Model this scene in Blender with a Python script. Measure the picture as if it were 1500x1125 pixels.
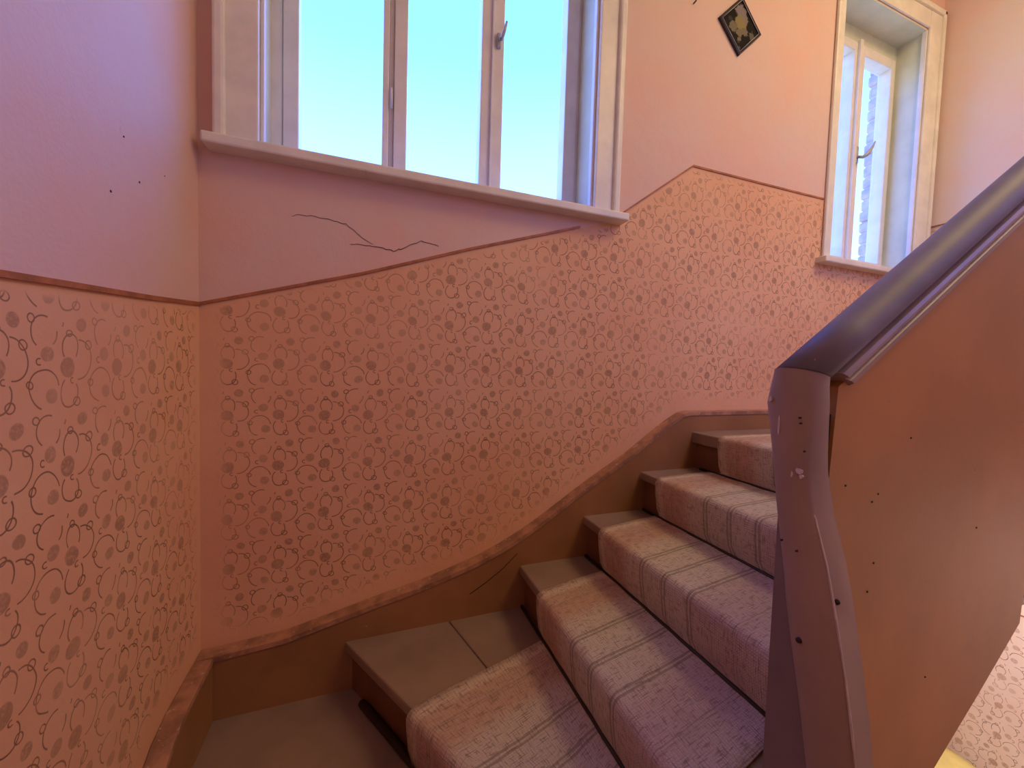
import bpy, bmesh, math, random
from mathutils import Vector, Matrix
random.seed(4)
for o in list(bpy.data.objects): bpy.data.objects.remove(o, do_unlink=True)
sc = bpy.context.scene
COL = sc.collection
S = 1.53                      # one building unit (camera to window wall) in metres
ZO = 2.70                     # eye height above the ground floor, metres
def W(x, y, z): return Vector((x*S, y*S, z*S + ZO))

# ------------------------------------------------------------------ camera
cam_d = bpy.data.cameras.new('camera'); cam = bpy.data.objects.new('camera', cam_d); COL.objects.link(cam)
cam_d.sensor_fit = 'HORIZONTAL'; cam_d.sensor_width = 36.0; cam_d.lens = 570.0/1500.0*36.0
cam_d.clip_start = 0.02
R = [Vector((0.93852096, -0.34390831, 0.03009135)), Vector((0.01257829, -0.0530421, -0.99851306)), Vector((0.34499305, 0.93750392, -0.04545534))]
m = Matrix.Identity(4)
for i in range(3):
    m[i][0] = R[0][i]; m[i][1] = -R[1][i]; m[i][2] = -R[2][i]
m.translation = W(0, 0, 0)
cam.matrix_world = m
sc.camera = cam

# ------------------------------------------------------------------ light and exposure
sc.view_settings.view_transform = 'Standard'; sc.view_settings.look = 'None'
sc.view_settings.gamma = 1.0; sc.view_settings.use_curve_mapping = False
sc.view_settings.exposure = -0.10
SKY = 1.0
world = bpy.data.worlds.new('sky'); sc.world = world; world.use_nodes = True
nt = world.node_tree; nt.nodes.clear()
out = nt.nodes.new('ShaderNodeOutputWorld'); bg = nt.nodes.new('ShaderNodeBackground')
tc = nt.nodes.new('ShaderNodeTexCoord'); sp = nt.nodes.new('ShaderNodeSeparateXYZ'); rp = nt.nodes.new('ShaderNodeValToRGB')
nt.links.new(tc.outputs['Generated'], sp.inputs[0]); nt.links.new(sp.outputs['Z'], rp.inputs[0])
nt.links.new(rp.outputs[0], bg.inputs[0]); nt.links.new(bg.outputs[0], out.inputs[0]); bg.inputs[1].default_value = 4.2*SKY
cr = rp.color_ramp
cr.elements[0].position = 0.0; cr.elements[0].color = (.34, .42, .52, 1)
cr.elements[1].position = 1.0; cr.elements[1].color = (.08, .30, 1.6, 1)
for p, c in ((.20, (.27, .50, 1.3)), (.42, (.200, .53, 2.2)), (.60, (.115, .48, 2.5)), (.75, (.10, .42, 2.3))):
    e = cr.elements.new(p); e.color = c + (1,)

def area(name, loc, target, sx, sy, power, color, portal=False):
    d = bpy.data.lights.new(name, 'AREA'); d.shape = 'RECTANGLE'; d.size = sx*S; d.size_y = sy*S
    d.energy = power; d.color = color
    if portal: d.cycles.is_portal = True
    o = bpy.data.objects.new(name, d); COL.objects.link(o)
    o.location = W(*loc); o.rotation_euler = (W(*target)-W(*loc)).to_track_quat('-Z', 'Y').to_euler()
    return o
area('window_portal', (.185, 1.17, .95), (.185, 0, .95), .86, 1.04, 1, (1, 1, 1), True)
area('window_portal', (1.90, 1.17, .95), (1.90, 0, .95), .56, 1.04, 1, (1, 1, 1), True)
area('added_ceiling_fill', (1.62, -.10, 1.82), (1.45, .05, -1), .9, .4, 42, (1.0, .74, .33))  # unseen warm fill, added to brighten the stairwell
area('added_ground_floor_fill', (1.75, .05, -.55), (2.27, .75, -1.3), .4, .4, 28, (.95, .95, 1.0))  # unseen fill added to brighten the wall below the flight
area('window_portal', (1.55, -.50, 1.02), (1.55, 0, 1.02), .7, .86, 1, (1, 1, 1), True)  # portal of the rear opening added for light

# ------------------------------------------------------------------ materials
def newmat(name, base, rough=.7, spec=.3):
    mt = bpy.data.materials.new(name); mt.use_nodes = True
    b = mt.node_tree.nodes['Principled BSDF']
    b.inputs['Base Color'].default_value = (*base, 1); b.inputs['Roughness'].default_value = rough
    b.inputs['Specular IOR Level'].default_value = spec
    return mt, mt.node_tree, b
class N:
    """small helper for math graphs"""
    def __init__(s, t): s.t = t
    def v(s, x): return x
    def m(s, op, a, b=None, c=None, clamp=False):
        n = s.t.nodes.new('ShaderNodeMath'); n.operation = op; n.use_clamp = clamp
        for i, x in enumerate((a, b, c)):
            if x is None: continue
            if isinstance(x, (int, float)): n.inputs[i].default_value = x
            else: s.t.links.new(x, n.inputs[i])
        return n.outputs[0]
    def step(s, x, a, b):       # smoothstep
        n = s.t.nodes.new('ShaderNodeMapRange'); n.interpolation_type = 'SMOOTHSTEP'
        s.t.links.new(x, n.inputs[0]); n.inputs[1].default_value = a; n.inputs[2].default_value = b
        return n.outputs[0]
    def noise(s, vec, scale, detail=3, rough=.55):
        n = s.t.nodes.new('ShaderNodeTexNoise'); n.inputs['Scale'].default_value = scale
        n.inputs['Detail'].default_value = detail; n.inputs['Roughness'].default_value = rough
        if vec is not None: s.t.links.new(vec, n.inputs['Vector'])
        return n.outputs['Fac']
    def mix(s, f, a, b):
        n = s.t.nodes.new('ShaderNodeMix'); n.data_type = 'RGBA'
        if isinstance(f, (int, float)): n.inputs[0].default_value = f
        else: s.t.links.new(f, n.inputs[0])
        for i, x in ((6, a), (7, b)):
            if isinstance(x, tuple): n.inputs[i].default_value = (*x, 1)
            else: s.t.links.new(x, n.inputs[i])
        return n.outputs[2]
    def bump(s, b, h, strength, dist=.002):
        n = s.t.nodes.new('ShaderNodeBump'); n.inputs['Strength'].default_value = strength
        n.inputs['Distance'].default_value = dist
        s.t.links.new(h, n.inputs['Height']); s.t.links.new(n.outputs[0], b.inputs['Normal'])
    def pos(s):
        g = s.t.nodes.new('ShaderNodeNewGeometry'); return g.outputs['Position']
    def sep(s, v):
        n = s.t.nodes.new('ShaderNodeSeparateXYZ'); s.t.links.new(v, n.inputs[0]); return n.outputs

def painted(name, base, rough=.5, var=.18, scale=6, chips=None, spec=.35, bump=.15):
    mt, t, b = newmat(name, base, rough, spec); g = N(t); p = g.pos()
    n = g.noise(p, scale, 4)
    dark = tuple(c*(1-var) for c in base); lite = tuple(min(1, c*(1+var)) for c in base)
    c = g.mix(g.step(n, .3, .7), dark, lite)
    if chips:
        k = g.step(g.noise(p, chips[1], 5, .65), chips[2], chips[2]+.02)
        c = g.mix(k, c, chips[0])
    t.links.new(c, b.inputs['Base Color'])
    g.bump(b, g.noise(p, 90, 2), bump, .002)
    return mt

# roller-printed wallpaper paint: motif cell 437 x 530 (drawn units)
CU, CV, PW, PH = 437.0, 530.0, .0965, .1145
def pattern_group():
    t = bpy.data.node_groups.new('roller_pattern', 'ShaderNodeTree')
    for nm in ('U', 'V'): t.interface.new_socket(nm, in_out='INPUT', socket_type='NodeSocketFloat')
    for nm in ('Line', 'Disc'): t.interface.new_socket(nm, in_out='OUTPUT', socket_type='NodeSocketFloat')
    gi = t.nodes.new('NodeGroupInput'); go = t.nodes.new('NodeGroupOutput'); g = N(t)
    U, V = gi.outputs[0], gi.outputs[1]
    def wrap(x, c, size):
        f = g.m('FRACT', g.m('ADD', x, .5 - c/size))
        return g.m('MULTIPLY', g.m('SUBTRACT', f, .5), size)
    cen = {}
    def local(cx, cy):
        return wrap(U, cx, CU), wrap(V, cy, CV)
    def arc(cx, cy, rx, ry, mid=None, half=None, w=5.4):
        dx, dy = local(cx, cy)
        k = rx/ry
        dys = g.m('MULTIPLY', dy, k) if abs(k-1) > .01 else dy
        r = g.m('SQRT', g.m('ADD', g.m('MULTIPLY', dx, dx), g.m('MULTIPLY', dys, dys)))
        a = g.m('MULTIPLY', g.m('SUBTRACT', w, g.m('ABSOLUTE', g.m('SUBTRACT', r, rx))), .3, clamp=True)
        if mid is not None:
            mm = math.radians(mid); ch = math.cos(math.radians(half))
            dot = g.m('MULTIPLY_ADD', dx, math.cos(mm), g.m('MULTIPLY', dys, math.sin(mm)))
            a = g.m('MULTIPLY', a, g.m('GREATER_THAN', dot, g.m('MULTIPLY', r, ch)))
        return a
    def disc(cx, cy, r0, val):
        dx, dy = local(cx, cy)
        r = g.m('SQRT', g.m('ADD', g.m('MULTIPLY', dx, dx), g.m('MULTIPLY', dy, dy)))
        return g.m('MULTIPLY', g.m('MULTIPLY', g.m('SUBTRACT', r0, r), .15, clamp=True), val)
    L = [arc(318, 170, 95, 105, 0, 96), arc(388, 90, 25, 25), arc(266, 280, 15, 15, 180, 120), arc(242, 345, 64, 80, 100, 135),
         arc(297, 400, 25, 25), arc(500, 322, 96, 104, 228, 125), arc(412, 298, 20, 20), arc(520, 545, 82, 86, 208, 82),
         arc(520, 545, 82, 86, 24, 28), arc(440, 483, 21, 21), arc(247, 636, 55, 74, 220, 80), arc(247, 636, 55, 74, 350, 50),
         arc(243, 556, 19, 19), arc(480, 172, 17, 17, 180, 125), arc(180, 492, 30, 30, 20, 25)]
    D = [disc(228, 212, 57, 1.0), disc(548, 362, 43, .7), disc(333, 508, 41, .9), disc(533, 135, 44, .75)]
    def mx(l):
        r = l[0]
        for x in l[1:]: r = g.m('MAXIMUM', r, x)
        return r
    t.links.new(mx(L), go.inputs[0]); t.links.new(mx(D), go.inputs[1])
    return t
PG = pattern_group()

def wall_material(name, axis, zline, zbot, plain, printed, edge=None, zlow=None, off=(0, 0), warm=None):
    """axis: horizontal coordinate (0 = x, 1 = y). zline / zbot build node expressions of that coordinate."""
    mt, t, b = newmat(name, plain, .62, .25); g = N(t)
    P = g.pos(); xyz = g.sep(P)
    h = g.m('MULTIPLY', xyz[axis], 1/S)
    z = g.m('MULTIPLY', g.m('SUBTRACT', xyz[2], ZO), 1/S)
    wob = g.m('MULTIPLY', g.m('SUBTRACT', g.noise(P, 5, 3), .5), .020)
    pn = t.nodes.new('ShaderNodeGroup'); pn.node_tree = PG
    t.links.new(g.m('MULTIPLY_ADD', g.m('ADD', h, wob), 1/PW, off[0]), pn.inputs[0])
    t.links.new(g.m('MULTIPLY_ADD', g.m('ADD', z, wob), -1/PH, off[1]), pn.inputs[1])
    zl = zline(g, h)
    below = g.m('MULTIPLY', g.m('SUBTRACT', zl, z), 400, clamp=True)
    prt = g.step(g.m('SUBTRACT', zl, z), .012, .022)
    bot = zbot(g, h)
    prt = g.m('MULTIPLY', prt, g.step(g.m('SUBTRACT', z, bot), .022, .075))
    if zlow:                                     # landing height and a second printed field below
        low = g.m('MULTIPLY', g.m('SUBTRACT', zlow, z), 400, clamp=True)
        between = g.m('MULTIPLY', g.m('GREATER_THAN', z, zlow), g.m('LESS_THAN', z, -.22))
        below = g.m('MULTIPLY', below, g.m('SUBTRACT', 1, between))
        prt = g.m('MAXIMUM', g.m('MULTIPLY', prt, g.m('GREATER_THAN', z, -.2)), g.step(g.m('SUBTRACT', zlow, z), .04, .05))
    if edge: prt = g.m('MULTIPLY', prt, edge(g, h))
    ink = g.m('MULTIPLY', g.step(g.noise(P, 9, 4, .7), .32, .52), g.step(g.noise(P, 2.6, 2, .5), .28, .60))
    spk = g.step(g.noise(P, 160, 2, .6), .36, .52)
    ln = g.m('MULTIPLY', g.m('MULTIPLY', pn.outputs[0], g.m('MULTIPLY_ADD', ink, .55, .40)), prt)
    dn = g.m('MULTIPLY', g.m('MULTIPLY', pn.outputs[1], g.m('MULTIPLY_ADD', g.m('MULTIPLY', ink, spk), .40, .42)), prt)
    lo = g.noise(P, 2.3, 4, .6)
    pl = g.mix(g.step(lo, .3, .72), plain, tuple(min(1, c*f) for c, f in zip(plain, (1.06, .90, .84))))
    pr = g.mix(g.step(lo, .3, .7), printed, tuple(min(1, c*f) for c, f in zip(printed, (.96, .88, .84))))
    c = g.mix(below, pl, pr)
    c = g.mix(g.m('MULTIPLY', dn, .95), c, (.36, .18, .10))
    c = g.mix(g.m('MULTIPLY', ln, .95), c, (.16, .065, .035))
    st = g.step(g.noise(P, 14, 5, .7), .70, .78)         # small stains
    c = g.mix(g.m('MULTIPLY', st, .25), c, (.25, .14, .10))
    t.links.new(c, b.inputs['Base Color'])
    hgt = g.m('ADD', g.m('MULTIPLY', g.noise(P, 5, 4), 1.2), g.m('MULTIPLY', g.noise(P, 130, 2), .12))
    g.bump(b, hgt, .35, .012)
    return mt

PLAIN = (.77, .56, .475); PRINT = (.84, .49, .285)
def zl_back(g, h):
    a = g.m('MULTIPLY_ADD', h, .322, .111+.322*.339); b = g.m('MULTIPLY_ADD', h, .734, .455-.734*.688)
    return g.m('MINIMUM', .657, g.m('MAXIMUM', a, b))
def zb_back(g, h):
    a = g.m('MAXIMUM', -.640, g.m('MULTIPLY_ADD', h, .235, -.596)); b = g.m('MULTIPLY_ADD', h, .632, -.129-.632*.95)
    return g.m('MINIMUM', -.129, g.m('MAXIMUM', a, b))
M_BACK = wall_material('salmon_wall_paint_back', 0, zl_back, zb_back, PLAIN, PRINT,
                       edge=lambda g, h: g.step(h, -.315, -.275), off=(.51, .3))
M_LEFT = wall_material('salmon_wall_paint_left', 1, lambda g, h: g.m('MULTIPLY_ADD', h, .0775, .111-.0775),
                       lambda g, h: g.m('MINIMUM', -.64, g.m('MULTIPLY_ADD', h, .6, -.64-.48)), PLAIN, PRINT,
                       edge=lambda g, h: g.m('SUBTRACT', 1, g.step(h, .955, .99)), off=(.12, .25))
PRINT_LIT = (.80, .62, .52)  # right wall paints made paler: its brighter light is put into the colour
M_RIGHT_LIT = wall_material('salmon_wall_paint_right_lit', 1, lambda g, h: g.m('ADD', g.m('MULTIPLY', h, 0), .654),
                        lambda g, h: g.m('ADD', g.m('MULTIPLY', h, 0), -9.0), (.80, .66, .58), PRINT_LIT, zlow=-.862, off=(.4, .6))
M_PLAIN = painted('plain_salmon_paint', PLAIN, .65, .06, 3)
M_CEIL = painted('ceiling_paint', (.80, .72, .64), .8, .04, 3)
M_DADO = painted('dado_line_paint', (.42, .15, .06), .5, .25, 25)
M_WHITE = painted('aged_cream_paint', (.84, .77, .66), .38, .07, 8, ((.35, .24, .17), 22, .71), .4)
M_SASH = painted('white_sash_paint', (.82, .76, .72), .35, .05, 10, None, .4)
M_LINING = painted('pale_green_lining_paint', (.66, .66, .50), .40, .08, 5, None, .4)
M_STRING = painted('ochre_brown_gloss_paint', (.33, .155, .065), .38, .12, 5, ((.50, .30, .20), 16, .70), .4)
M_LEDGE = painted('worn_string_edge_paint', (.40, .20, .12), .5, .3, 18, ((.55, .36, .26), 40, .62), .3)
M_TREAD = painted('mauve_brown_tread_paint', (.29, .195, .155), .33, .10, 7, ((.12, .07, .05), 60, .74), .45)
M_RISER = painted('brown_riser_paint', (.20, .085, .045), .4, .15, 7, None, .4)
M_PANEL = painted('orange_brown_panel_paint', (.50, .225, .065), .42, .12, 3, ((.22, .085, .035), 34, .755), .35, .1)
M_GREY = painted('grey_mauve_gloss_paint', (.36, .245, .185), .38, .10, 6, ((.55, .46, .42), 30, .745), .55, .06)
M_RAIL = painted('dark_grey_rail_paint', (.20, .165, .18), .58, .14, 7, ((.45, .38, .36), 45, .73), .45, .06)
M_CORE = painted('dark_mauve_post_paint', (.22, .165, .165), .4, .1, 6)
M_GAP = painted('dark_shadow_brown', (.035, .018, .012), .6, .2, 9)
M_ROD = painted('dark_metal', (.030, .022, .020), .35, .2, 20, None, .5)
M_METAL = painted('worn_handle_metal', (.42, .42, .44), .28, .2, 30, None, .7)
M_BRICK = painted('dusky_brick', (.60, .48, .50), .85, .2, 14, None, .1, .5)
M_MORTAR = painted('pale_mortar', (.66, .56, .52), .9, .1, 14, None, .1, .4)
M_STONE = painted('grey_ground_floor_tile', (.42, .36, .30), .5, .12, 4)
M_YELLOW = painted('yellow_upholstery', (.74, .60, .20), .75, .08, 9, None, .2, .3)
M_BLACK = painted('black_lacquer', (.018, .012, .012), .28, .2, 12, None, .5, .05)
M_CRACK = painted('crack_shadow', (.10, .05, .04), .9, .1, 9)

mt, t, b = newmat('window_glass', (1, 1, 1), .02); t.nodes.remove(b)
o_ = t.nodes['Material Output']; tr = t.nodes.new('ShaderNodeBsdfTransparent'); gl = t.nodes.new('ShaderNodeBsdfGlossy'); mx = t.nodes.new('ShaderNodeMixShader')
gl.inputs['Roughness'].default_value = .03; mx.inputs[0].default_value = .004; tr.inputs[0].default_value = (.97, .985, .98, 1)
t.links.new(tr.outputs[0], mx.inputs[1]); t.links.new(gl.outputs[0], mx.inputs[2]); t.links.new(mx.outputs[0], o_.inputs[0])
M_GLASS = mt

# woven runner: UV.x = distance across from the wall-side edge (units), UV.y = distance along
mt, t, b = newmat('woven_runner', (.5, .4, .36), .92, .1); g = N(t)
uv = t.nodes.new('ShaderNodeUVMap'); uv.uv_map = 'UVMap'; xy = g.sep(uv.outputs[0]); P = g.pos()
ux, uy = xy[0], xy[1]
wx = g.m('ADD', ux, g.m('MULTIPLY', g.m('SUBTRACT', g.noise(P, 5, 2), .5), .010))
rp = t.nodes.new('ShaderNodeValToRGB'); t.links.new(g.m('MULTIPLY', wx, 2.0), rp.inputs[0])
cr = rp.color_ramp; cr.interpolation = 'LINEAR'
base = [(0.0, (.74, .60, .50)), (.05, (.74, .58, .48)), (.07, (.62, .42, .33)), (.20, (.62, .40, .32)), (.27, (.70, .58, .50)), (.42, (.68, .60, .54)),
        (.60, (.70, .62, .57)), (.72, (.64, .50, .49)), (.86, (.64, .52, .51)), (.93, (.68, .57, .55)), (1.0, (.70, .60, .57))]
cr.elements[0].position = 0; cr.elements[0].color = (*base[0][1], 1); cr.elements[1].position = 1; cr.elements[1].color = (*base[-1][1], 1)
for p, c in base[1:-1]: cr.elements.new(p).color = (*c, 1)
col = rp.outputs[0]
def stripe(x0, w):
    return g.m('MULTIPLY', g.m('SUBTRACT', w, g.m('ABSOLUTE', g.m('SUBTRACT', wx, x0))), 900, clamp=True)
sl = None
for x0, w, k in ((.064, .0016, .7), (.070, .0014, .6), (.174, .0030, .9), (.183, .0030, .9), (.244, .0030, .9), (.253, .0030, .9), (.314, .0030, .9), (.323, .0030, .9), (.417, .0016, .6), (.424, .0014, .5)):
    v = g.m('MULTIPLY', stripe(x0, w), k); sl = v if sl is None else g.m('MAXIMUM', sl, v)
# warp / weft: ribs across and along, in real size
def rib(x, f):
    return g.m('MULTIPLY_ADD', g.m('SINE', g.m('MULTIPLY', x, f)), .5, .5)
vec = t.nodes.new('ShaderNodeCombineXYZ'); t.links.new(g.m('MULTIPLY', ux, 420), vec.inputs[0]); t.links.new(g.m('MULTIPLY', uy, 40), vec.inputs[1])
fl = g.noise(vec.outputs[0], 1.0, 2)
vec2 = t.nodes.new('ShaderNodeCombineXYZ'); t.links.new(g.m('MULTIPLY', ux, 50), vec2.inputs[0]); t.links.new(g.m('MULTIPLY', uy, 420), vec2.inputs[1])
fl2 = g.noise(vec2.outputs[0], 1.0, 2)
ribs = g.m('MULTIPLY', rib(ux, 1500), rib(uy, 1300))
c = g.mix(g.m('MULTIPLY', g.step(fl, .54, .66), .6), col, (.20, .14, .12))
c = g.mix(g.m('MULTIPLY', g.step(fl2, .54, .66), .6), c, (.20, .14, .12))
c = g.mix(g.m('MULTIPLY', g.m('SUBTRACT', 1, ribs), .30), c, (.26, .18, .15))
c = g.mix(g.m('MULTIPLY', sl, .64), c, (.21, .17, .12))
c = g.mix(g.m('MULTIPLY', g.step(g.noise(P, 8, 4), .55, .75), .3), c, (.36, .28, .27))
t.links.new(c, b.inputs['Base Color'])
g.bump(b, g.m('ADD', ribs, g.m('MULTIPLY', fl, .8)), .6, .0015)
M_CARPET = mt

# dark painted picture with pale blossom
mt, t, b = newmat('blossom_picture_print', (.03, .025, .022), .75, .08); g = N(t)
tcn = t.nodes.new('ShaderNodeTexCoord'); xyz = g.sep(tcn.outputs['Object']); P = tcn.outputs['Object']
px, pz = g.m('MULTIPLY', xyz[0], 1/S), g.m('MULTIPLY', xyz[2], 1/S)
nz = g.m('MULTIPLY', g.m('SUBTRACT', g.noise(P, 60, 3), .5), .028)
def blob(cx, cz, r):
    dx = g.m('SUBTRACT', px, cx); dz = g.m('SUBTRACT', pz, cz)
    return g.m('MULTIPLY', g.m('SUBTRACT', r, g.m('ADD', nz, g.m('SQRT', g.m('ADD', g.m('MULTIPLY', dx, dx), g.m('MULTIPLY', dz, dz))))), 260, clamp=True)
def mx2(l):
    r = l[0]
    for x in l[1:]: r = g.m('MAXIMUM', r, x)
    return r
c = g.mix(mx2([blob(.000, .045, .026), blob(.012, .028, .020)]), (.018, .014, .012), (.25, .20, .19))
c = g.mix(mx2([blob(-.004, .012, .024), blob(.015, .006, .014)]), c, (.27, .23, .10))
c = g.mix(mx2([blob(-.030, -.008, .018), blob(-.004, -.022, .014), blob(.018, -.012, .015), blob(-.004, -.040, .009)]), c, (.20, .17, .11))
c = g.mix(mx2([blob(.052, -.016, .013), blob(.002, -.066, .006)]), c, (.15, .13, .10))
c = g.mix(mx2([blob(-.045, .012, .010)]), c, (.05, .045, .045))
t.links.new(c, b.inputs['Base Color'])
M_PICT = mt

# ------------------------------------------------------------------ mesh helpers
def link(name, verts, faces, mat, parent=None, smooth=False, bevel=0, uvs=None, world_verts=False):
    """verts in building units; the object's origin is its parent's base (or the mesh's own low centre)."""
    pts = [Vector(v) if world_verts else W(*v) for v in verts]
    if parent is not None: base = parent.matrix_world.translation if False else Vector(parent['_b'])
    else:
        xs, ys, zs = zip(*pts); base = Vector(((min(xs)+max(xs))/2, (min(ys)+max(ys))/2, min(zs)))
    me = bpy.data.meshes.new(name); me.from_pydata([p-base for p in pts], [], faces)
    me.validate(); 
    bm = bmesh.new(); bm.from_mesh(me); bmesh.ops.recalc_face_normals(bm, faces=bm.faces); 
    if uvs is not None:
        lay = bm.loops.layers.uv.new('UVMap')
        for f in bm.faces:
            for l in f.loops: l[lay].uv = uvs[l.vert.index]
    bm.to_mesh(me); bm.free()
    if smooth:
        for p in me.polygons: p.use_smooth = True
    me.materials.append(mat)
    o = bpy.data.objects.new(name, me); COL.objects.link(o)
    o['_b'] = tuple(base)
    if parent is not None: o.parent = parent; o.location = (0, 0, 0)
    else: o.location = base
    if bevel:
        md = o.modifiers.new('bevel', 'BEVEL'); md.width = bevel*S; md.segments = 2; md.limit_method = 'ANGLE'; md.angle_limit = math.radians(35)
    return o
def boxdata(x0, x1, y0, y1, z0, z1):
    v = [(x, y, z) for x in (x0, x1) for y in (y0, y1) for z in (z0, z1)]
    f = [(0, 1, 3, 2), (4, 6, 7, 5), (0, 4, 5, 1), (2, 3, 7, 6), (0, 2, 6, 4), (1, 5, 7, 3)]
    return v, f
def boxes(name, bs, mat, parent=None, bevel=0):
    V, F = [], []
    for b_ in bs:
        v, f = boxdata(*b_); n = len(V); V += v; F += [tuple(i+n for i in q) for q in f]
    return link(name, V, F, mat, parent, bevel=bevel)
def prism(name, poly, axis, a0, a1, mat, parent=None, bevel=0, smooth=False):
    """poly in the two other axes, extruded along axis (0 x, 1 y, 2 z)"""
    def mk(p, a):
        if axis == 0: return (a, p[0], p[1])
        if axis == 1: return (p[0], a, p[1])
        return (p[0], p[1], a)
    n = len(poly); V = [mk(p, a0) for p in poly]+[mk(p, a1) for p in poly]
    F = [tuple(range(n)), tuple(range(2*n-1, n-1, -1))]+[(i, (i+1) % n, n+(i+1) % n, n+i) for i in range(n)]
    return link(name, V, F, mat, parent, bevel=bevel, smooth=smooth)
def loft(name, rings, mat, parent=None, smooth=True, caps=True, closed=True):
    n = len(rings[0]); V = [p for r in rings for p in r]; F = []
    for k in range(len(rings)-1):
        for i in range(n if closed else n-1):
            j = (i+1) % n; F.append((k*n+i, k*n+j, (k+1)*n+j, (k+1)*n+i))
    if caps and closed: F += [tuple(range(n)), tuple(range(len(V)-1, len(V)-1-n, -1))]
    o = link(name, V, F, mat, parent, smooth=smooth)
    return o
def tube(name, pts, r, mat, parent=None, n=8):
    rings = []
    P_ = [Vector(p) for p in pts]
    for i, p in enumerate(P_):
        d = (P_[min(i+1, len(P_)-1)]-P_[max(i-1, 0)]).normalized()
        up = Vector((0, 0, 1)) if abs(d.z) < .9 else Vector((1, 0, 0))
        a = d.cross(up).normalized(); b_ = d.cross(a)
        rr = r[i] if isinstance(r, (list, tuple)) else r
        rings.append([tuple(p + a*math.cos(2*math.pi*k/n)*rr + b_*math.sin(2*math.pi*k/n)*rr) for k in range(n)])
    return loft(name, rings, mat, parent)
def thing(name, label, cat, base, group=None):
    o = bpy.data.objects.new(name, None); COL.objects.link(o); o.empty_display_size = .1
    o.location = W(*base); o['_b'] = tuple(W(*base)); o['label'] = label; o['category'] = cat
    if group: o['group'] = group
    return o
def struct(o): o['kind'] = 'structure'; return o
def lab(o, l): o['label'] = l; return o

# ------------------------------------------------------------------ the shell
X0, X1, YF, YB, ZF, ZC = -.337, 2.27, -.48, 1.0, -1.765, 1.92
YO = 1.15
H1 = (-.23, .60, .445, 1.449); H2 = (1.630, 2.165, .44, 1.449)
struct(boxes('wall_back', [(X0-.1, H1[0], YB, YO, ZF, ZC), (H1[1], H2[0], YB, YO, ZF, ZC), (H2[1], X1+.1, YB, YO, ZF, ZC),
      (H1[0], H1[1], YB, YO, ZF, H1[2]), (H1[0], H1[1], YB, YO, H1[3], ZC), (H2[0], H2[1], YB, YO, ZF, H2[2]), (H2[0], H2[1], YB, YO, H2[3], ZC)], M_BACK))
struct(boxes('wall_left', [(X0-.1, X0, YF-.1, YB, ZF, ZC)], M_LEFT))
struct(boxes('wall_right', [(X1, X1+.1, YF-.1, YB, ZF, ZC)], M_RIGHT_LIT))
H3 = (1.20, 1.90, .58, 1.46)
struct(boxes('wall_front', [(X0, H3[0], YF-.1, YF, ZF, ZC), (H3[1], X1, YF-.1, YF, ZF, ZC), (H3[0], H3[1], YF-.1, YF, ZF, H3[2]), (H3[0], H3[1], YF-.1, YF, H3[3], ZC)], M_PLAIN))
struct(boxes('ceiling', [(X0-.1, X1+.1, YF-.1, YO, ZC, ZC+.08)], M_CEIL))
struct(boxes('floor', [(X0-.1, X1+.1, YF-.1, YO, ZF-.08, ZF)], M_STONE))

# dado line: thin raised painted band
def dado(name, pts, plane, w=.0035, t_=.0035):
    V = []; F = []
    for (h, z) in pts:
        for dz in (-w, w):
            for dp in (0, t_):
                V.append((h, YB-dp, z+dz) if plane == 'b' else ((X0+dp, h, z+dz) if plane == 'l' else (X1-dp, h, z+dz)))
    for i in range(len(pts)-1):
        a = i*4; b_ = a+4
        F += [(a, a+2, b_+2, b_), (a+1, b_+1, b_+3, a+3), (a, b_, b_+1, a+1), (a+2, a+3, b_+3, b_+2)]
    F += [(0, 1, 3, 2), (len(V)-4, len(V)-2, len(V)-1, len(V)-3)]
    return struct(link(name, V, F, M_DADO))
dado('trim_1', [(-.337, .111), (-.019, .208), (.233, .297), (.560, .403)], 'b', .0032)
dado('trim_2', [(.688, .455), (.769, .515), (.959, .654), (1.28, .656), (1.585, .659)], 'b', .0028, .003)
dado('trim_3', [(-.47, .0), (.3, .058), (.60, .080), (.80, .094), (.997, .111)], 'l', .0035, .004)
dado('trim_4', [(-.47, .654), (.995, .654)], 'r', .0025, .003)
dado('trim_5', [(-.47, -.862), (.995, -.862)], 'r', .0022, .003)

# hairline cracks in the plaster below the big window
def crack(pts, w):
    V = []; F = []
    fine = []
    for (a, b_), (c_, d_) in zip(pts[:-1], pts[1:]):
        for q in range(4):
            f_ = q/4; fine.append((a+(c_-a)*f_+random.uniform(-.001, .001), b_+(d_-b_)*f_+random.uniform(-.0016, .0016)))
    pts = fine+[pts[-1]]
    n = len(pts)
    for i, (x, z) in enumerate(pts):
        ww = w*(.35+.65*math.sin(math.pi*(i+.3)/(n-.4)))
        V += [(x, YB-.0012, z-ww), (x, YB-.0012, z+ww), (x, YB+.004, z)]
    for i in range(n-1):
        a = i*3; b_ = a+3
        F += [(a, b_, b_+1, a+1), (a+1, b_+1, b_+2, a+2), (a+2, b_+2, b_, a)]
    F += [(0, 1, 2), (len(V)-3, len(V)-1, len(V)-2)]
    return V, F
def crack_thing(label, lines):
    V = []; F = []
    for pts, w in lines:
        v, f = crack(pts, w); n = len(V); V += v; F += [tuple(i+n for i in q) for q in f]
    o = link('plaster_crack', V, F, M_CRACK); struct(o); o['label'] = label
    return o
crack_thing('long hairline crack in the salmon plaster under the large window',
    [([(-.165, .320), (-.150, .325), (-.120, .325), (-.080, .322), (-.055, .318), (-.030, .300), (-.012, .288), (.005, .280)], .0004),
     ([(-.045, .274), (-.015, .276), (.010, .275), (.035, .272), (.052, .270), (.075, .280), (.092, .292), (.118, .302), (.142, .300), (.160, .296)], .0008)])

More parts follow.
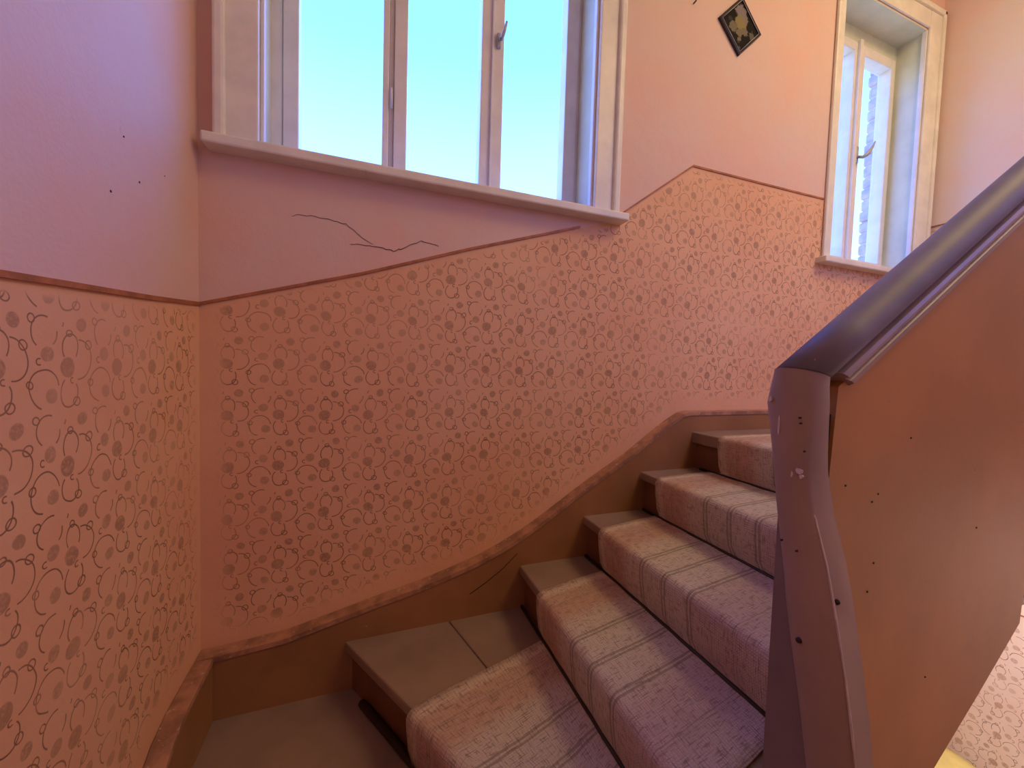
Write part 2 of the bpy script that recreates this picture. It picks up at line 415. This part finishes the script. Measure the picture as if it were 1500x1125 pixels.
# ------------------------------------------------------------------ windows
def window(name, H, open_left_line, sashes, label_handle):
    x0, x1, z0, z1 = H
    w = thing(name, '', '', ((x0+x1)/2, 1.0, z0-.02)); del w['label']; del w['category']; w['kind'] = 'structure'
    return w
# --- window_1
w1 = window('window_1', H1, None, None, None)
x0, x1, z0, z1 = H1
def casing(w, name, bx0, bx1, bz0, bz1, cy=.984):
    boxes(name, [(bx0, bx1, cy, 1.0, bz0, bz1)], M_WHITE, w, .003)
casing(w1, 'casing', -.290, x0+.004, .450, 1.53); casing(w1, 'casing', x1-.004, .660, .450, 1.53); casing(w1, 'casing', x0+.004, x1-.004, 1.452, 1.53)
for a in ((-.306, -.284), (.653, .676)):
    o = boxes('casing_moulding', [(a[0], a[1], .974, 1.0, .450, 1.545)], M_WHITE, w1, .006)
boxes('casing_moulding', [(-.306, .676, .974, 1.0, 1.525, 1.548)], M_WHITE, w1, .005)
boxes('window_sill', [(-.320, .698, .958, 1.11, .428, .450)], M_WHITE, w1, .004)
boxes('jamb_lining', [(x0, x0+.004, 1.0, 1.10, .450, z1)], M_LINING, w1); boxes('jamb_lining', [(x1-.004, x1, 1.0, 1.10, .450, z1)], M_LINING, w1)
boxes('head_lining', [(x0, x1, 1.0, 1.10, z1-.004, z1)], M_LINING, w1)
boxes('stop_bead', [(x0+.004, x0+.012, .996, 1.012, .450, z1-.004)], M_SASH, w1, .002); boxes('stop_bead', [(x1-.012, x1-.004, .996, 1.012, .450, z1-.004)], M_SASH, w1, .002)
boxes('window_frame', [(x0, -.203, 1.10, 1.15, .450, z1), (.590, x1, 1.10, 1.15, .450, z1), (-.203, .590, 1.10, 1.15, .446, .462), (-.203, .590, 1.10, 1.15, z1-.03, z1),
                       (.040, .0515, 1.106, 1.15, .462, z1-.03)], M_SASH, w1, .002)
def sash(w, x0, x1, z0, z1, l, r_, b_, t_, y=1.096, pane_l=0, depth=.04):
    bs = [(x0, x0+l, y, y+depth, z0, z1), (x1-r_, x1, y, y+depth, z0, z1), (x0+l, x1-r_, y, y+depth, z0, z0+b_), (x0+l, x1-r_, y, y+depth, z1-t_, z1)]
    s = boxes('casement', bs, M_SASH, w, .0025)
    boxes('pane', [(x0+l, x1-r_, y+depth*.7, y+depth*.7+.003, z0+b_, z1-t_)], M_GLASS, s)
    return s
sash(w1, -.202, .0395, .462, 1.418, .034, .016, .046, .05)
sash(w1, .052, .3135, .462, 1.418, .033, .030, .041, .05)
s3 = sash(w1, .3165, .589, .462, 1.418, .033, .042, .043, .05)
boxes('astragal', [(.3125, .3178, 1.088, 1.098, .463, 1.416)], M_SASH, w1, .001)
# little hinges and the latch
for zz in (.66, 1.2):
    tube('hinge', [(.0457, 1.092, zz), (.0457, 1.092, zz+.05)], .0028, M_SASH, w1)
hb = boxes('latch_plate', [(.326, .338, 1.088, 1.097, .895, .935)], M_METAL, w1, .003)
tube('latch_handle', [(.332, 1.086, .915), (.333, 1.072, .905), (.336, 1.068, .912), (.341, 1.066, .932), (.345, 1.065, .950)], [.004, .0045, .005, .0045, .003], M_METAL, hb)
# --- window_2
w2 = window('window_2', H2, None, None, None)
x0, x1, z0, z1 = H2
casing(w2, 'casing', 1.598, x0+.003, .442, 1.52, .993); casing(w2, 'casing', x1-.004, 2.245, .442, 1.52, .990); casing(w2, 'casing', x0+.003, x1-.004, 1.452, 1.52, .991)
boxes('casing_moulding', [(1.589, 1.602, .988, 1.0, .442, 1.54)], M_WHITE, w2, .005); boxes('casing_moulding', [(2.238, 2.258, .982, 1.0, .442, 1.54)], M_WHITE, w2, .005)
boxes('casing_moulding', [(1.590, 2.258, .982, 1.0, 1.518, 1.541)], M_WHITE, w2, .005)
boxes('window_sill', [(1.562, 2.266, .962, 1.11, .420, .442)], M_WHITE, w2, .004)
boxes('jamb_lining', [(x0, x0+.004, 1.0, 1.10, .442, z1)], M_LINING, w2); boxes('jamb_lining', [(x1-.004, x1, 1.0, 1.10, .442, z1)], M_LINING, w2)
boxes('head_lining', [(x0, x1, 1.0, 1.10, z1-.004, z1)], M_LINING, w2)
boxes('stop_bead', [(x1-.012, x1-.004, .998, 1.014, .442, z1-.004)], M_SASH, w2, .002); boxes('stop_bead', [(x0+.004, x0+.012, .998, 1.014, .442, z1-.004)], M_SASH, w2, .002)
boxes('window_frame', [(x0, 1.648, 1.10, 1.15, .442, z1), (2.152, x1, 1.10, 1.15, .442, z1), (1.655, 2.152, 1.10, 1.15, .442, .470), (1.655, 2.152, 1.10, 1.15, 1.388, z1)], M_LINING, w2, .002)
sash(w2, 1.656, 1.897, .470, 1.388, .035, .022, .036, .035, 1.096, depth=.05)
sash(w2, 1.905, 2.151, .470, 1.388, .036, .026, .036, .040, 1.096, depth=.05)
boxes('astragal', [(1.890, 1.908, 1.084, 1.098, .472, 1.395)], M_SASH, w2, .003)
hb = boxes('latch_plate', [(1.912, 1.930, 1.088, 1.097, .90, .97)], M_METAL, w2, .003)
tube('latch_handle', [(1.922, 1.086, .925), (1.928, 1.072, .918), (1.940, 1.064, .930), (1.962, 1.060, .960), (1.975, 1.058, .985)], [.006, .007, .009, .006, .003], M_METAL, hb)

# --- added_rear_window: unseen opening added behind the photographer for cool sky light
w3 = thing('added_rear_window', '', '', (1.55, YF, .58)); del w3['label']; del w3['category']; w3['kind'] = 'structure'
boxes('casing', [(H3[0]-.06, H3[0], YF, YF+.015, H3[2]-.02, H3[3]+.06), (H3[1], H3[1]+.06, YF, YF+.015, H3[2]-.02, H3[3]+.06), (H3[0], H3[1], YF, YF+.015, H3[3], H3[3]+.06)], M_WHITE, w3, .003)
boxes('window_sill', [(H3[0]-.07, H3[1]+.07, YF-.06, YF+.035, H3[2]-.025, H3[2]-.001)], M_WHITE, w3, .003)
boxes('window_frame', [(H3[0], H3[0]+.035, YF-.09, YF-.06, H3[2], H3[3]), (H3[1]-.035, H3[1], YF-.09, YF-.06, H3[2], H3[3]), (H3[0]+.035, H3[1]-.035, YF-.09, YF-.06, H3[2], H3[2]+.04),
      (H3[0]+.035, H3[1]-.035, YF-.09, YF-.06, H3[3]-.04, H3[3]), (1.53, 1.57, YF-.09, YF-.06, H3[2]+.04, H3[3]-.04)], M_SASH, w3, .002)
boxes('pane', [(H3[0]+.035, 1.53, YF-.076, YF-.073, H3[2]+.04, H3[3]-.04), (1.57, H3[1]-.035, YF-.076, YF-.073, H3[2]+.04, H3[3]-.04)], M_GLASS, w3)

# brick jamb outside the small window: bricks one by one
jamb = thing('wall_outer', '', '', (2.26, 1.19, .3)); del jamb['label']; del jamb['category']; jamb['kind'] = 'structure'
boxes('mortar_core', [(2.224, 2.36, 1.155, 1.222, .20, 1.60)], M_MORTAR, jamb)
bmesh0 = None
z = .22; i = 0
while z < 1.56:
    v, f = boxdata(2.216, 2.365, 1.151, 1.232, z, z+.048)
    if bmesh0 is None:
        o = link('brick', [(a, b_, c_) for a, b_, c_ in v], f, M_BRICK, jamb, bevel=.009); bmesh0 = o; zref = z
    else:
        o = bmesh0.copy(); COL.objects.link(o); o.parent = jamb
        o.location = (random.uniform(-.006, .006)*S, 0, (z-zref)*S); o.rotation_euler = (0, 0, random.uniform(-.02, .02)*0)
    z += .0525; i += 1

# ------------------------------------------------------------------ staircase
ZT = lambda k: -.193-.1175*(5-k)
YI = .284                                 # inner edge of the treads
st = thing('staircase', 'brown painted winding wooden staircase climbing along the window wall', 'staircase', (.4, .6, ZF))
NOSE = {2: .395, 3: .589, 4: .783, 5: .979}
RIS = {2: .412, 3: .606, 4: .800, 5: .996}
TT = .024
YW = .972
for k in (2, 3, 4):
    boxes('tread', [(NOSE[k], RIS[k+1]+.012, YI, YW, ZT(k)-TT, ZT(k))], M_TREAD, st, .004)
lab(boxes('landing', [(NOSE[5], X1-.002, YI, YW, ZT(5)-.035, ZT(5))], M_TREAD, st, .004), 'landing boards at the head of the steps')
for k in (2, 3, 4, 5):
    boxes('riser', [(RIS[k], RIS[k]+.012, YI, YW, ZT(k-1), ZT(k)-TT)], M_RISER, st)
# winder tread 1 in two boards, split by a joint
# nosing line from (-.063,.997) to the newel
def nl(y, off=0): return -.063+off+(.997-y)*.560
z1_, z0_ = ZT(1), ZT(0)
def plate(name, poly, ztop, th, mat, lbl=None, bev=.004):
    o = prism(name, poly, 2, ztop-th, ztop, mat, st, bevel=bev)
    return o
jx = lambda y: .179+(1.018-y)*.48
plate('tread_board', [(nl(YW), YW), (nl(.30), .30), (jx(.30)-.14, .30), (jx(YW)-.0008, YW)], z1_, TT, M_TREAD)
plate('tread_board', [(jx(YW)+.0008, YW), (jx(.30)-.1385, .30), (RIS[2]+.010, .30), (RIS[2]+.010, YW)], z1_, TT, M_TREAD)
plate('riser', [(nl(YW, .017), YW), (nl(.30, .017), .30), (nl(.30, .03), .30), (nl(YW, .03), YW)], z1_-TT, z1_-TT-z0_, M_RISER, bev=0)
# tread 0 and the winders / straight flight below, running back under the camera
XL = X0+.028
plate('tread', [(XL, YW), (nl(YW, .028), YW), (nl(.30, .028), .30), (.39, .24), (XL, .50)], z0_, TT, M_TREAD)
plate('riser', [(XL, .505), (.39, .245), (.39, .257), (XL, .517)], z0_-TT, .1175-TT, M_RISER, bev=0)
zz = z0_-.1175
plate('tread', [(XL, .52), (.39, .262), (.39, .20), (XL, .06)], zz, TT, M_TREAD)
plate('riser', [(XL, .065), (.39, .205), (.39, .217), (XL, .077)], zz-TT, .1175-TT, M_RISER, bev=0)
zz -= .1175
plate('tread', [(XL, .08), (.39, .22), (.39, YF+.03), (XL, YF+.03)], zz, TT, M_TREAD)
k = 0; xx = .39
while zz-.1175 > ZF+.02:
    boxes('riser', [(xx-.012, xx, YF+.03, .255, zz-.1175, zz-TT)], M_RISER, st)
    zz -= .1175
    boxes('tread', [(xx-.012, xx+.205, YF+.03, .255, zz-TT, zz)], M_TREAD, st, .004)
    xx += .195
# carriage below the upper flight so nothing floats
prism('soffit', [(.36, -.765), (.86, -.402), (.94, -.358), (1.026, -.356), (1.030, -.250), (2.26, -.250), (2.26, -.238), (1.018, -.238), (1.014, -.344), (.936, -.346), (.85, -.390), (.36, -.745)], 1, YI, YW, M_STRING, st)

# wall string (skirting) with worn top edge
TOP = [(-.336, -.640), (-.267, -.636), (-.173, -.628), (-.077, -.606), (.025, -.582), (.12, -.562), (.20, -.540), (.27, -.520), (.34, -.492), (.41, -.458),
       (.48, -.417), (.56, -.366), (.64, -.318), (.74, -.262), (.82, -.208), (.89, -.162), (.940, -.135), (.965, -.130), (1.361, -.129), (2.268, -.129)]
def string_back(name, dz0, dz1, y0, y1, mat):
    rings = []
    for i, (x, z) in enumerate(TOP):
        zb = z-dz1 if dz1 < 1 else min(z-.12, -.90 if x < .3 else -.90+(x-.3)*.66)
        zb = max(zb, -.90) if dz1 >= 1 else zb
        if dz1 >= 1 and x > 1: zb = -.26
        rings.append([(x, y0, z-dz0), (x, y1, z-dz0), (x, y1, zb), (x, y0, zb)])
    return loft(name, rings, mat, st, smooth=False)
string_back('wall_string', .003, 2, .966, .9985, M_STRING)
lab(string_back('string_capping', -.001, .010, .9635, .9985, M_LEDGE), 'worn chipped top edge of the wall string')
TL = [(.9995, -.640), (.92, -.641), (.84, -.644), (.79, -.655), (.74, -.682), (.66, -.73), (.50, -.82), (.30, -.92), (.10, -1.03), (-.10, -1.12), (-.45, -1.14)]
def string_left(name, dz0, dz1, xa, xb, mat):
    rings = [[(xa, y, z-dz0), (xb, y, z-dz0), (xb, y, z-dz1), (xa, y, z-dz1)] for y, z in TL]
    return loft(name, rings, mat, st, smooth=False)
string_left('wall_string', .003, .26, X0+.0015, X0+.031, M_STRING)
string_left('string_capping', -.001, .010, X0+.0015, X0+.0335, M_LEDGE)
# hairline split in the string board
tube('split', [(.255, .9652, -.600), (.300, .9652, -.575), (.345, .9652, -.545), (.385, .9652, -.510)], .0010, M_GAP, st, 4)

# ------------------------------------------------------------------ runner over the steps
# stations: (left x,y) (right x,y) z ; left = wall side
run = []
th = .0055
def stn(a, b_, z): run.append((a, b_, z))
def arcn(k, yl, yr, nx, z):
    # up the riser, rolled over the nosing, onto the tread  (listed from bottom to top)
    for ang in range(0, 91, 15):
        r_ = math.radians(ang); rad = .018
        stn((nx-.010+rad-rad*math.cos(r_), yl), (nx-.010+rad-rad*math.cos(r_), yr), z+th-rad+rad*math.sin(r_))
# winder riser 1
nxl = (.082, .728); nxr = (.305, .330)
dv = Vector((nxr[0]-nxl[0], nxr[1]-nxl[1])).normalized(); nrm = Vector((-dv.y, dv.x))   # points up the stair (+x)
if nrm.x < 0: nrm = -nrm
def off(p, d): return (p[0]+nrm.x*d, p[1]+nrm.y*d)
stn(off((nxl[0]+.004, nxl[1]-.006), .004), off(nxr, .004), z0_+.004)
stn(off(nxl, -.004), off(nxr, -.004), z0_+.045)
stn(off(nxl, -.009), off(nxr, -.009), z1_-.03)
for ang in range(0, 91, 15):
    r_ = math.radians(ang); rad = .018; d = -.010+rad-rad*math.cos(r_)
    stn(off(nxl, d), off(nxr, d), z1_+th-rad+rad*math.sin(r_))
for f_ in (.33, .66):
    a = off(nxl, .012); 
    stn((a[0]+(.398-a[0])*f_, a[1]+(.823-a[1])*f_), (nxr[0]+(.398-nxr[0])*f_, .330+.01*f_), z1_+th)
stn((.400, .823), (.400, .345), z1_+th)
EDG = {2: (.832, .870, .345, .386), 3: (.872, .900, .385, .41), 4: (.888, .899, .40, .41), 5: (.860, .862, .375, .375)}
prev = (.823, .345)
for k in (2, 3, 4, 5):
    yl, yl2, yr, yr2 = EDG[k]
    n_ = NOSE[k]
    stn((n_+.010, yl-.002), (n_+.010, yr), ZT(k-1)+.010)
    stn((n_-.002, yl), (n_-.002, yr), ZT(k-1)+.035)
    stn((n_-.009, yl), (n_-.009, yr), ZT(k)-.035)
    arcn(k, yl, yr, n_, ZT(k))
    L_ = (RIS[k+1]-.010) if k < 5 else 1.75
    for f_ in (.5, 1):
        stn((n_+.012+(L_-n_-.012)*f_, yl+(yl2-yl)*f_), (n_+.012+(L_-n_-.012)*f_, yr+(yr2-yr)*f_), ZT(k)+th+(0.0012 if f_ == .5 else 0))
NC = 26
V = []; UV = []; F = []
along = 0; pm = None
for i, (a, b_, z) in enumerate(run):
    mid = Vector(((a[0]+b_[0])/2, (a[1]+b_[1])/2, z))
    if pm is not None: along += (mid-pm).length
    pm = mid
    wid = math.hypot(a[0]-b_[0], a[1]-b_[1])
    for j in range(NC+1):
        s_ = j/NC
        wv = .0012*math.sin(j*1.3+i*.9)
        # crumpled edge: small wander
        e_ = (random.uniform(-.0012, .0012) if j in (0, NC) else 0)
        V.append((a[0]+(b_[0]-a[0])*s_+wv*.4, a[1]+(b_[1]-a[1])*s_+e_, z+wv*.5)); UV.append((s_*wid*(.50/.49), along))
n_top = len(V)
# underside
V += [(x, y, z-.004) for x, y, z in V[:n_top]]; UV += UV[:n_top]
for i in range(len(run)-1):
    for j in range(NC):
        a = i*(NC+1)+j; F.append((a, a+1, a+NC+2, a+NC+1)); F.append((n_top+a, n_top+a+NC+1, n_top+a+NC+2, n_top+a+1))
    for j in (0, NC):
        a = i*(NC+1)+j; F.append((a, a+NC+1, n_top+a+NC+1, n_top+a))
for i in (0, len(run)-1):
    for j in range(NC):
        a = i*(NC+1)+j; F.append((a, n_top+a, n_top+a+1, a+1))
runner = link('stair_runner', V, F, M_CARPET, smooth=True, uvs=UV)
runner['label'] = 'long woven striped stair runner in beige, salmon and grey lying over the steps'; runner['category'] = 'stair carpet'

# dark rods at the foot of each riser
RL = {1: 'dark rod at the foot of the lowest riser in view', 2: 'dark rod across the runner at the foot of the second riser from below',
      3: 'dark rod across the runner at the foot of the third riser from below', 4: 'dark rod across the runner at the foot of the fourth riser from below',
      5: 'dark rod across the runner below the landing, topmost of the rods'}
for k in (2, 3, 4, 5):
    x = RIS[k]-.010
    r = thing('carpet_rod', RL[k], 'rod', (x, .6, ZT(k-1)), 'rods holding the stair runner')
    yt = {2: .962, 3: .958, 4: .955, 5: .935}[k]
    tube('rod', [(x, YI+.004, ZT(k-1)+.0065), (x, yt, ZT(k-1)+.0045)], .0046, M_ROD, r)
r = thing('carpet_rod', RL[1], 'rod', (.1, .7, z0_), 'rods holding the stair runner')
tube('rod', [(nl(.33, .010)-.012, .33, z0_+.009), (nl(.907, .010)-.004, .905, z0_+.009)], .0085, M_ROD, r)

# ------------------------------------------------------------------ balustrade: newel, rail, panel
bal = thing('balustrade', 'solid panelled balustrade with rounded grey handrail and curved newel post', 'balustrade', (.44, .27, -.9))
SL = .665
def ztop(x): return .001+SL*(x-.380)
PROF = [(.270, 0), (.2615, -.0015), (.2545, -.006), (.2490, -.013), (.2465, -.021), (.2475, -.029), (.2520, -.034), (.2570, -.036), (.2570, -.040),
        (.2520, -.0425), (.2505, -.047), (.2515, -.052), (.2560, -.0545), (.2560, -.0575), (.2535, -.060), (.2535, -.066), (.2590, -.070)]
ring_y = PROF + [(.540-y+.0, z) for y, z in reversed(PROF[1:])]
def rail_ring(x, shear=0): return [(x + (-z)*shear, y, ztop(x + (-z)*shear)+z) for y, z in ring_y]
def rail_loft(name, prof, xs, mat, smooth=True, first_shear=.55):
    ring = prof
    rings = []
    for i, x in enumerate(xs):
        sh = first_shear if i == 0 else 0
        rings.append([(x-z*sh, y, ztop(x-z*sh)+z) for y, z in ring])
    return loft(name, rings, mat, bal, smooth=smooth)
top_p = PROF[:8]; top_ring = top_p + [(.540-y, z) for y, z in reversed(top_p[1:])]
mld_p = [(.2595, -.034)]+PROF[8:]; mld_ring = mld_p + [(.540-y, z) for y, z in reversed(mld_p)]
XE = .390
xs = [XE, .47, .60, .75, .90, 1.05]
rail_loft('handrail', top_ring, xs, M_RAIL, True, 1.1)
def auto(o, ang=40):
    me = o.data; bm = bmesh.new(); bm.from_mesh(me)
    for e in bm.edges:
        if len(e.link_faces) == 2 and e.calc_face_angle(0) > math.radians(ang): e.smooth = False
    bm.to_mesh(me); bm.free(); return o
auto(rail_loft('rail_moulding', mld_ring, [.408, .47, .60, .75, .90, 1.05], M_GREY, True, .9), 30)

# panel
PT = [(.449, -.035), (.455, ztop(.455)-.062), (.60, ztop(.60)-.062), (1.05, ztop(1.05)-.062)]
PB = [(1.05, -.235), (.935, -.255), (.914, -.295), (.903, -.320), (.900, -.354), (.797, -.435), (.698, -.509), (.55, -.618), (.42, -.715), (.42, -.40), (.452, -.36), (.449, -.12)]
prism('panel', PT[1:]+PB, 1, .2605, .282, M_PANEL, bal)
# nail heads in the panel
PN = [(1246, 655)]
for x, z in ((.590, -.069), (.525, -.138), (.5352, -.130), (.477, -.116), (.536, -.209), (.660, -.374), (.754, -.194), (.5285, -.241)):
    tube('nail_head', [(x, .2615, z), (x, .2597, z)], .0012, M_GAP, bal, 6)

# newel: the rail profile turned downwards, flaring towards the lower flight
XE = .390                                                     # rail meets newel here
def d_of(p): return -p[1]
def t_of(p): return (p[0]-.270)/.0235
# rows: z, y front, y back, x nose, profile depth factor, x right
NW = [(-.030, .2470, .2968, .3915, .55, .4205), (-.052, .2475, .2925, .3920, .50, .4220), (-.075, .2480, .2885, .3920, .50, .4240), (-.094, .2480, .2855, .3925, .48, .4260),
      (-.115, .2460, .2825, .3930, .45, .4290), (-.137, .2420, .2797, .3940, .42, .4300), (-.176, .2300, .2735, .3950, .38, .4300), (-.205, .2225, .2680, .3955, .34, .4290),
      (-.223, .2185, .2659, .3960, .32, .4280), (-.271, .2085, .2570, .3965, .30, .4270), (-.314, .2010, .2480, .3970, .28, .4268), (-.378, .1930, .2363, .3975, .26, .4270),
      (-.45, .188, .229, .398, .25, .427), (-.60, .185, .226, .398, .25, .427), (-.78, .185, .226, .398, .25, .427)]
rings = []
for q in (0, .35, .7):                                        # mitre arc easing into the level sections
    r = []
    for p in top_ring:
        d = d_of(p); t_ = t_of(p)
        ym = .2715; hw = .0235+.001*q
        xa = XE+1.1*d; za = ztop(XE)+.665*1.1*d-d-.0008
        xb = .3915+.62*d; zb = -.026
        w_ = math.sin(q*math.pi/2)
        yy = ym+t_*hw; xx_ = xa+(xb-xa)*w_
        if d > .028:
            xx_ = xa+(.4195-(.004 if d < .030 else 0)-xa)*w_; yy = yy+((.2470 if t_ < 0 else .2960)-yy)*w_
        r.append((xx_, yy, za+(zb-za)*q))
    r += [(.428, .2950, r[-1][2]), (.428, .2480, r[len(top_ring)//2][2])] if False else []
    rings.append(r)
for z, yf, yb, xn, kf, xr in NW:
    r = []
    for p in top_ring:
        t_ = t_of(p); d = d_of(p)
        x = xn+kf*d
        if d > .028: x = xr - (.004 if d < .030 else 0); t_ = (1.0 if t_ > 0 else -1.0)*(1 if d < .035 else .98)
        r.append((x, (yf+yb)/2+t_*(yb-yf)/2, z))
    rings.append(r)
nw = loft('newel_post', rings, M_GREY, bal, smooth=True)
auto(nw, 42)
# straight post behind the flared board, and the dark groove next to the panel
prism('newel_core', [(.279, -.05), (.279, -.735), (.216, -.735), (.216, -.40), (.240, -.28), (.262, -.17), (.262, -.05)], 0, .4035, .4245, M_CORE, bal)
boxes('newel_groove', [(.420, .452, .2640, .2690, -.36, -.040)], M_GAP, bal)
M_CHIP_HIGHLIGHT = painted('bare_chip_and_highlight', (.62, .50, .42), .6, .15, 40)  # serves the bare chips and the painted ridge highlight
def chip(x, y, z, ry, rz, seed, mat=M_CHIP_HIGHLIGHT, n=(-1, 0, 0)):
    rnd = random.Random(seed); V = []; k = 9
    for s_ in (0, 1):
        for a in range(k):
            rr = .65+.5*rnd.random() if s_ == 0 else V[a][3]
            V.append((x+(-.0004 if s_ == 0 else .002), y+ry*rr*math.cos(a*6.283/k), z+rz*rr*math.sin(a*6.283/k), rr))
    V = [v[:3] for v in V]
    F = [tuple(range(k)), tuple(range(2*k-1, k-1, -1))]+[(a, (a+1) % k, k+(a+1) % k, k+a) for a in range(k)]
    return lab(link('paint_chip', V, F, mat, bal), 'small pale paint chip on the newel')
chip(.3935, .2620, -.0975, .0028, .0038, 1); chip(.3937, .2545, -.0935, .0028, .0034, 2); chip(.3940, .2525, -.0985, .0020, .0022, 3)
chip(.3920, .2755, -.050, .0014, .0110, 4); chip(.3920, .2860, -.026, .0016, .0030, 5)
lab(tube('worn_edge_highlight', [(.4022, .2555, -.100), (.4022, .2470, -.128), (.4022, .2420, -.137), (.4024, .2300, -.176), (.4020, .2230, -.205), (.4016, .2085, -.271), (.4014, .2008, -.314), (.4014, .1955, -.350)],
     [.0006, .0012, .0008, .0009, .0012, .0009, .0013, .0005], M_CHIP_HIGHLIGHT, bal, 6), 'pale worn line with painted highlight along the edge of the newel')  # scratched ridge, its bright highlight drawn in as pale colour
# screw holes and chips on the newel
def dot(name, x, y, z, r, mat, n=(-1, 0, 0)):
    p = Vector((x, y, z)); d = Vector(n)*.0012
    tube(name, [tuple(p-d), tuple(p+d)], r, mat, bal, 8)
dot('screw_hole', .4055, .2220, -.207, .0026, M_GAP, (-.6, -.8, 0))
dot('screw_hole', .3960, .2460, -.258, .0026, M_GAP)
for y, z in ((.2562, -.0416), (.2552, -.0468), (.2498, -.0731), (.2664, -.1669), (.2514, -.1713)):
    dot('nail_hole', .3930, y, z, .0009, M_GAP)

# ------------------------------------------------------------------ picture, nails
pic = thing('diamond_picture', 'small square picture with dark frame hung on its corner between the windows', 'picture', (1.1215, 1.0, 1.1285))
h = .092
dia = [(-h, 0), (0, -h), (h, 0), (0, h)]
def dring(s, y): return [(1.1215+a*s, y, 1.1285+b_*s) for a, b_ in dia]
loft('picture_frame', [dring(1, .9995), dring(1, .992), dring(.94, .990), dring(.88, .993), dring(.88, .9995)], M_BLACK, pic, smooth=False, caps=False)
V = dring(.885, .9945)+dring(.87, .999); F = [(0, 1, 2, 3), (7, 6, 5, 4)]+[(i, (i+1) % 4, 4+(i+1) % 4, 4+i) for i in range(4)]
link('picture_panel', V, F, M_PICT, pic)
for a in range(4):
    p, q = dring(.875, .9918)[a], dring(.875, .9918)[(a+1) % 4]
    tube('frame_bead', [p, q], .0011, M_METAL, pic, 5)
n_ = tube('wall_nail', [(.93, 1.0, 1.140), (.931, .990, 1.142)], .0022, M_ROD); n_['label'] = 'small dark nail in the wall left of the diamond picture'; n_['category'] = 'nail'

# ------------------------------------------------------------------ yellow seat at the foot of the right wall, ground floor
ye = thing('round_chair', 'yellow rounded chair back far below, seen under the balustrade at lower right', 'chair', (2.02, .80, ZF))
pts = []
rings = []
for i, (zz, r) in enumerate(((-1.70, .15), (-1.685, .19), (-1.60, .205), (-1.53, .20), (-1.49, .175), (-1.475, .13), (-1.47, .06))):
    rings.append([(2.045+r*math.cos(a*math.pi/12), .76+r*math.sin(a*math.pi/12), zz) for a in range(24)])
loft('seat', rings, M_YELLOW, ye)
for a in (45, 135, 225, 315):
    x, y = 2.045+.13*math.cos(math.radians(a)), .76+.13*math.sin(math.radians(a))
    tube('leg', [(x, y, ZF+.0005), (x, y, -1.69)], [.012, .016], M_STRING, ye)

# pin holes left in the plaster of the left wall
for k_, (y, z, r_) in enumerate(((.7782, .2666, .0016), (.7385, .3143, .0014), (.8583, .3109, .0009), (.706, .224, .0018))):
    o = tube('pin_hole', [(X0+.0008, y, z), (X0-.002, y, z)], r_, M_ROD); struct(o)

# housing added around the unseen warm fill light
cl = thing('added_fill_lamp', 'flat rectangular added fill lamp, out of view above the stairwell', 'lamp', (1.62, -.10, ZC))
boxes('fill_lamp_housing', [(1.14, 2.10, -.32, .12, 1.835, ZC)], M_CEIL, cl, .01)

for o in bpy.data.objects:
    if '_b' in o: del o['_b']
